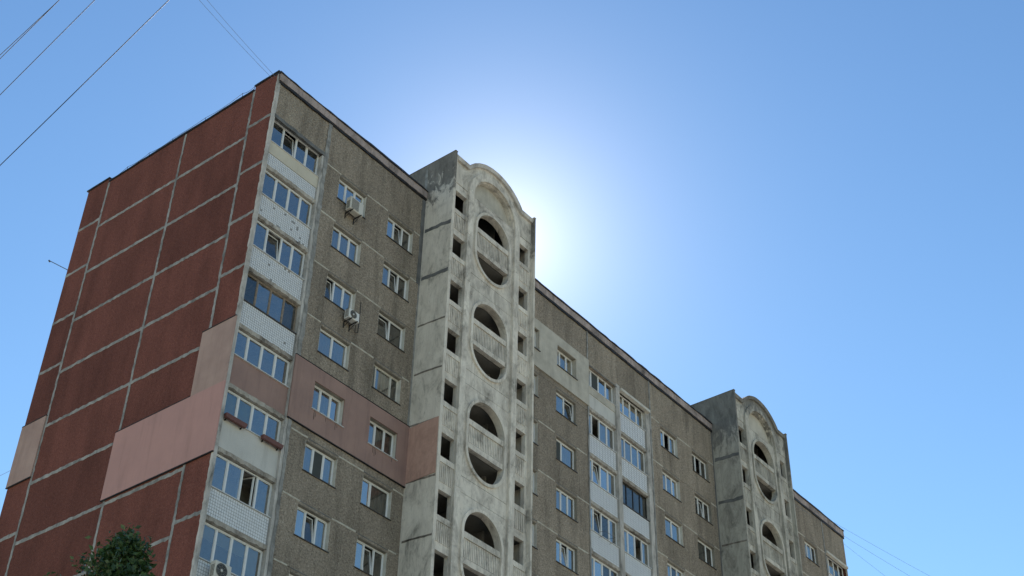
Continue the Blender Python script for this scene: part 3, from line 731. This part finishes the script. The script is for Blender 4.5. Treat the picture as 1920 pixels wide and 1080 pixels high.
def flower_box(x, label, w=1.05):
    o = empty('flower_box', (x, YP - .07, -15.62 + ZO)); tag(o, label, 'flower box', 'brown flower boxes on the pale balcony')
    b = MB(); t = .02; d = .19; h = .16
    b.add([(0, 0, h), (w, 0, h), (w, -d, h), (0, -d, h), (.03, -.03, 0), (w - .03, -.03, 0), (w - .03, -d + .03, 0), (.03, -d + .03, 0), (t, -t, h), (w - t, -t, h), (w - t, -d + t, h), (t, -d + t, h), (t + .02, -t, h - .03), (w - t - .02, -t, h - .03), (w - t - .02, -d + t, h - .03), (t + .02, -d + t, h - .03)],
          [(4, 5, 6, 7), (0, 1, 5, 4), (1, 2, 6, 5), (2, 3, 7, 6), (3, 0, 4, 7), (0, 1, 9, 8), (1, 2, 10, 9), (2, 3, 11, 10), (3, 0, 8, 11), (8, 9, 13, 12), (9, 10, 14, 13), (10, 11, 15, 14), (11, 8, 12, 15)])
    b.build('trough', 'terra', o)
    MB().box(t + .02, w - t - .02, -d + t + .01, -t - .01, h - .06, h - .034).build('soil', 'soil', o)
    s = MB()
    for i in range(9):
        px = random.uniform(.1, w - .1); s.tube([(px, -.09, h - .04), (px + random.uniform(-.04, .04), -.09 + random.uniform(-.04, .04), h + random.uniform(.03, .1))], .005, 4)
    s.build('dry_stems', 'bark', o)
    r = MB().box(-.01, w + .01, -d - .012, .0, h - .012, h + .004) if False else MB().box(.12, .15, -.02, .07, -.05, .02).box(w - .15, w - .12, -.02, .07, -.05, .02)
    r.build('hook', 'black', o)
flower_box(.18, 'brown flower box at left end of pale balcony ledge, by green blind'); flower_box(2.06, 'brown flower box at right end of pale balcony ledge', 1.05)

# roof lightning wire along the red end wall, antenna, hook
lw = empty('lightning_conductor', (.05, 6.0, 2.4 + ZO)); tag(lw, 'thin wire on short stubs along the roof edge above red wall', 'roof wire')
mb = MB(); ys = [1.7, 2.5, 5.0, 7.3, 9.0, 10.6, 11.9]; zz = [.34, .40, .32, .30, .34, .32, .22]; pts = []
for i in range(len(ys) - 1):
    for q in range(6):
        t = q / 6; sag = -.1 * 4 * t * (1 - t) * (1 if i != 2 else .3); pts.append((0, ys[i] + (ys[i + 1] - ys[i]) * t - 6, zz[i] * (1 - t) + zz[i + 1] * t + sag))
pts.append((0, ys[-1] - 6, zz[-1])); mb.tube(pts, .011, 5).build('wire', 'steel', lw)
for y, z in zip(ys, zz): MB().tube([(0, y - 6, 0.0), (0, y - 6, z + .02)], .012, 5).build('stub', 'steel', lw)
an = MB().tube([(.3, DEPTH - .1, -2.4), (.3, 15.95, -.42)], .022, 6).tube([(.3, 15.9, -.5), (.3, 15.99, -.39)], .045, 6)
tag(an.build('antenna_rod', 'steel'), 'slanting metal rod sticking out behind the red wall', 'antenna')
hk = MB().tube([(4.4, .1, 2.5), (4.42, .1, 2.75), (4.5, .1, 2.86), (4.58, .1, 2.82), (4.6, .1, 2.7)], .014, 5)
tag(hk.build('roof_hook', 'steel'), 'small bent metal hook above the roof cornice near corner', 'hook')
# drying brackets under a balcony window between the towers
db = MB()
for x in (24.4, 25.3): db.tube([(x, .04, -10.0), (x, -.35, -10.05), (x, -.35, -10.25), (x, .04, -10.3)], .012, 5)
db.tube([(24.4, -.35, -10.05), (25.3, -.35, -10.05)], .010, 5)
tag(db.build('drying_bracket', 'steel'), 'metal clothes-drying bracket below tiled balcony glazing between towers', 'bracket')

# ------------------------------------------------------------------ overhead cables
def cable(p, q, rad, mat, label, sag, n=40):
    p, q = Vector(p), Vector(q)
    pts = [p.lerp(q, i / n) - Vector((0, 0, sag * 4 * (i / n) * (1 - i / n))) for i in range(n + 1)]
    tag(MB().tube(pts, rad, 6).build('overhead_cable', mat, loc=(0, 0, 0)), label, 'cable', 'overhead cables')
def ray(px, py): return (cf + cr * ((px - 960) / 2613.42) - cu * ((py - 540) / 2613.42)).normalized()
def far(px, py, d): return CAM + ray(px, py) * d
cable(far(-420, 715, 62), far(760, -440, 46), .016, 'cable', 'dark cable nearest the building corner, crossing upper left sky', .25)
cable(far(-420, 592, 62), far(560, -388, 48), .014, 'cable', 'dark cable, second from the building, crossing upper left sky', .25)
cable(far(-420, 520, 62), far(540, -430, 48), .013, 'cable', 'dark cable, lower of the close pair in far upper left corner', .25)
cable(far(-420, 487, 62), far(520, -385, 48), .013, 'cable', 'dark cable, upper of the close pair in far upper left corner', .25)
cable((1.5, .6, 2.4 + ZO), far(100, -335, 60), .008, 'cablet', 'left one of two faint cables rising from the roof corner', .5)
cable((2.7, .6, 2.4 + ZO), far(120, -345, 60), .008, 'cablet', 'right one of two faint cables rising from the roof corner', .6)
cable((44.5, .7, 2.4 + ZO), far(2300, 1350, 84), .007, 'cablet', 'upper faint cable descending right of the far roof end', .7)
cable((45.2, .9, 2.4 + ZO), far(2300, 1385, 84), .007, 'cablet', 'middle faint cable descending right of the far roof end', .9)
cable((53.4, .5, 2.2 + ZO), far(2100, 1390, 84), .007, 'cablet', 'lowest faint cable descending from the far roof corner', .4)

cable((.1, DEPTH + .05, -13.15 + ZO), far(-300, 1012, 78), .009, 'cablet', 'faint cable at the left picture edge, leaving behind the red wall', .3)

# ------------------------------------------------------------------ tree
def make_tree(base, top):
    root = empty('tree', base); tag(root, 'leafy green tree whose top shows in front of red wall', 'tree')
    Hh = top; rnd = random.Random(11)
    trunk = MB(); pts = [(0.06 * math.sin(i * .9), .05 * math.cos(i * 1.3), Hh * .93 * i / 9) for i in range(10)]
    trunk.tube(pts, [.2 * (1 - i / 10) + .012 for i in range(10)], 9)
    tips = []
    def rad(d): return min(2.6, .04 + .70 * d ** .95)
    for i in range(60):
        d = rnd.uniform(.25, 7.5) if i > 24 else rnd.uniform(.15, 2.2)
        z = Hh - d - .1; a = rnd.uniform(0, 2 * math.pi); L = rad(d) * rnd.uniform(.7, 1.3); z0 = max(2.2, z - L * rnd.uniform(.5, .9))
        p0 = Vector((.06, 0, z0)); p2 = Vector((L * math.cos(a), L * math.sin(a), z)); p1 = p0.lerp(p2, .5) + Vector((0, 0, -.1))
        trunk.tube([p0, p1, p2], [.05 if d > 2 else .02, .028 if d > 2 else .012, .006], 5); tips.append((p0, p1, p2))
    trunk.build('trunk', 'bark', root, True)
    mb = MB()
    def leaf(p, dirv, s):
        up = Vector((rnd.gauss(0, 1), rnd.gauss(0, 1), rnd.gauss(.6, .8))).normalized(); sdv = dirv.cross(up).normalized(); up = sdv.cross(dirv)
        o = len(mb.v); b = p; t = p + dirv * s; mdl = p + dirv * s * .45 - up * s * .08; w_ = s * .27
        mb.v += [tuple(b), tuple(mdl + sdv * w_ + up * s * .1), tuple(t - up * s * .1), tuple(mdl - sdv * w_ + up * s * .1)]
        mb.f += [(o, o + 1, o + 2), (o, o + 2, o + 3)]
    def spray(c, n, sp, s):
        for _ in range(n):
            p = c + Vector((rnd.gauss(0, sp), rnd.gauss(0, sp), rnd.gauss(0, sp * .8)))
            dv = Vector((rnd.gauss(0, 1), rnd.gauss(0, 1), rnd.gauss(-.5, .7))).normalized(); leaf(p, dv, s * rnd.uniform(.65, 1.2))
    for p0, p1, p2 in tips:
        for q in range(9):
            t = .35 + .7 * q / 8; c = (p1.lerp(p2, (t - .5) * 2) if t > .5 else p0.lerp(p1, t * 2)); spray(c, 12, .05 + .06 * rnd.random(), .115)
    for i in range(240):
        d = rnd.uniform(.12, 8.0) if i > 110 else rnd.uniform(.15, 1.9)
        a = rnd.uniform(0, 2 * math.pi); r_ = rad(d) * math.sqrt(rnd.uniform(.0, 1)) * .8
        spray(Vector((r_ * math.cos(a), r_ * math.sin(a), Hh - d)), 20, .085, .115)
    spray(Vector((0, 0, Hh - .05)), 16, .06, .07)
    mb.build('crown', 'leaf', root)
make_tree((-15.20, -18.12, 0), 12.33)
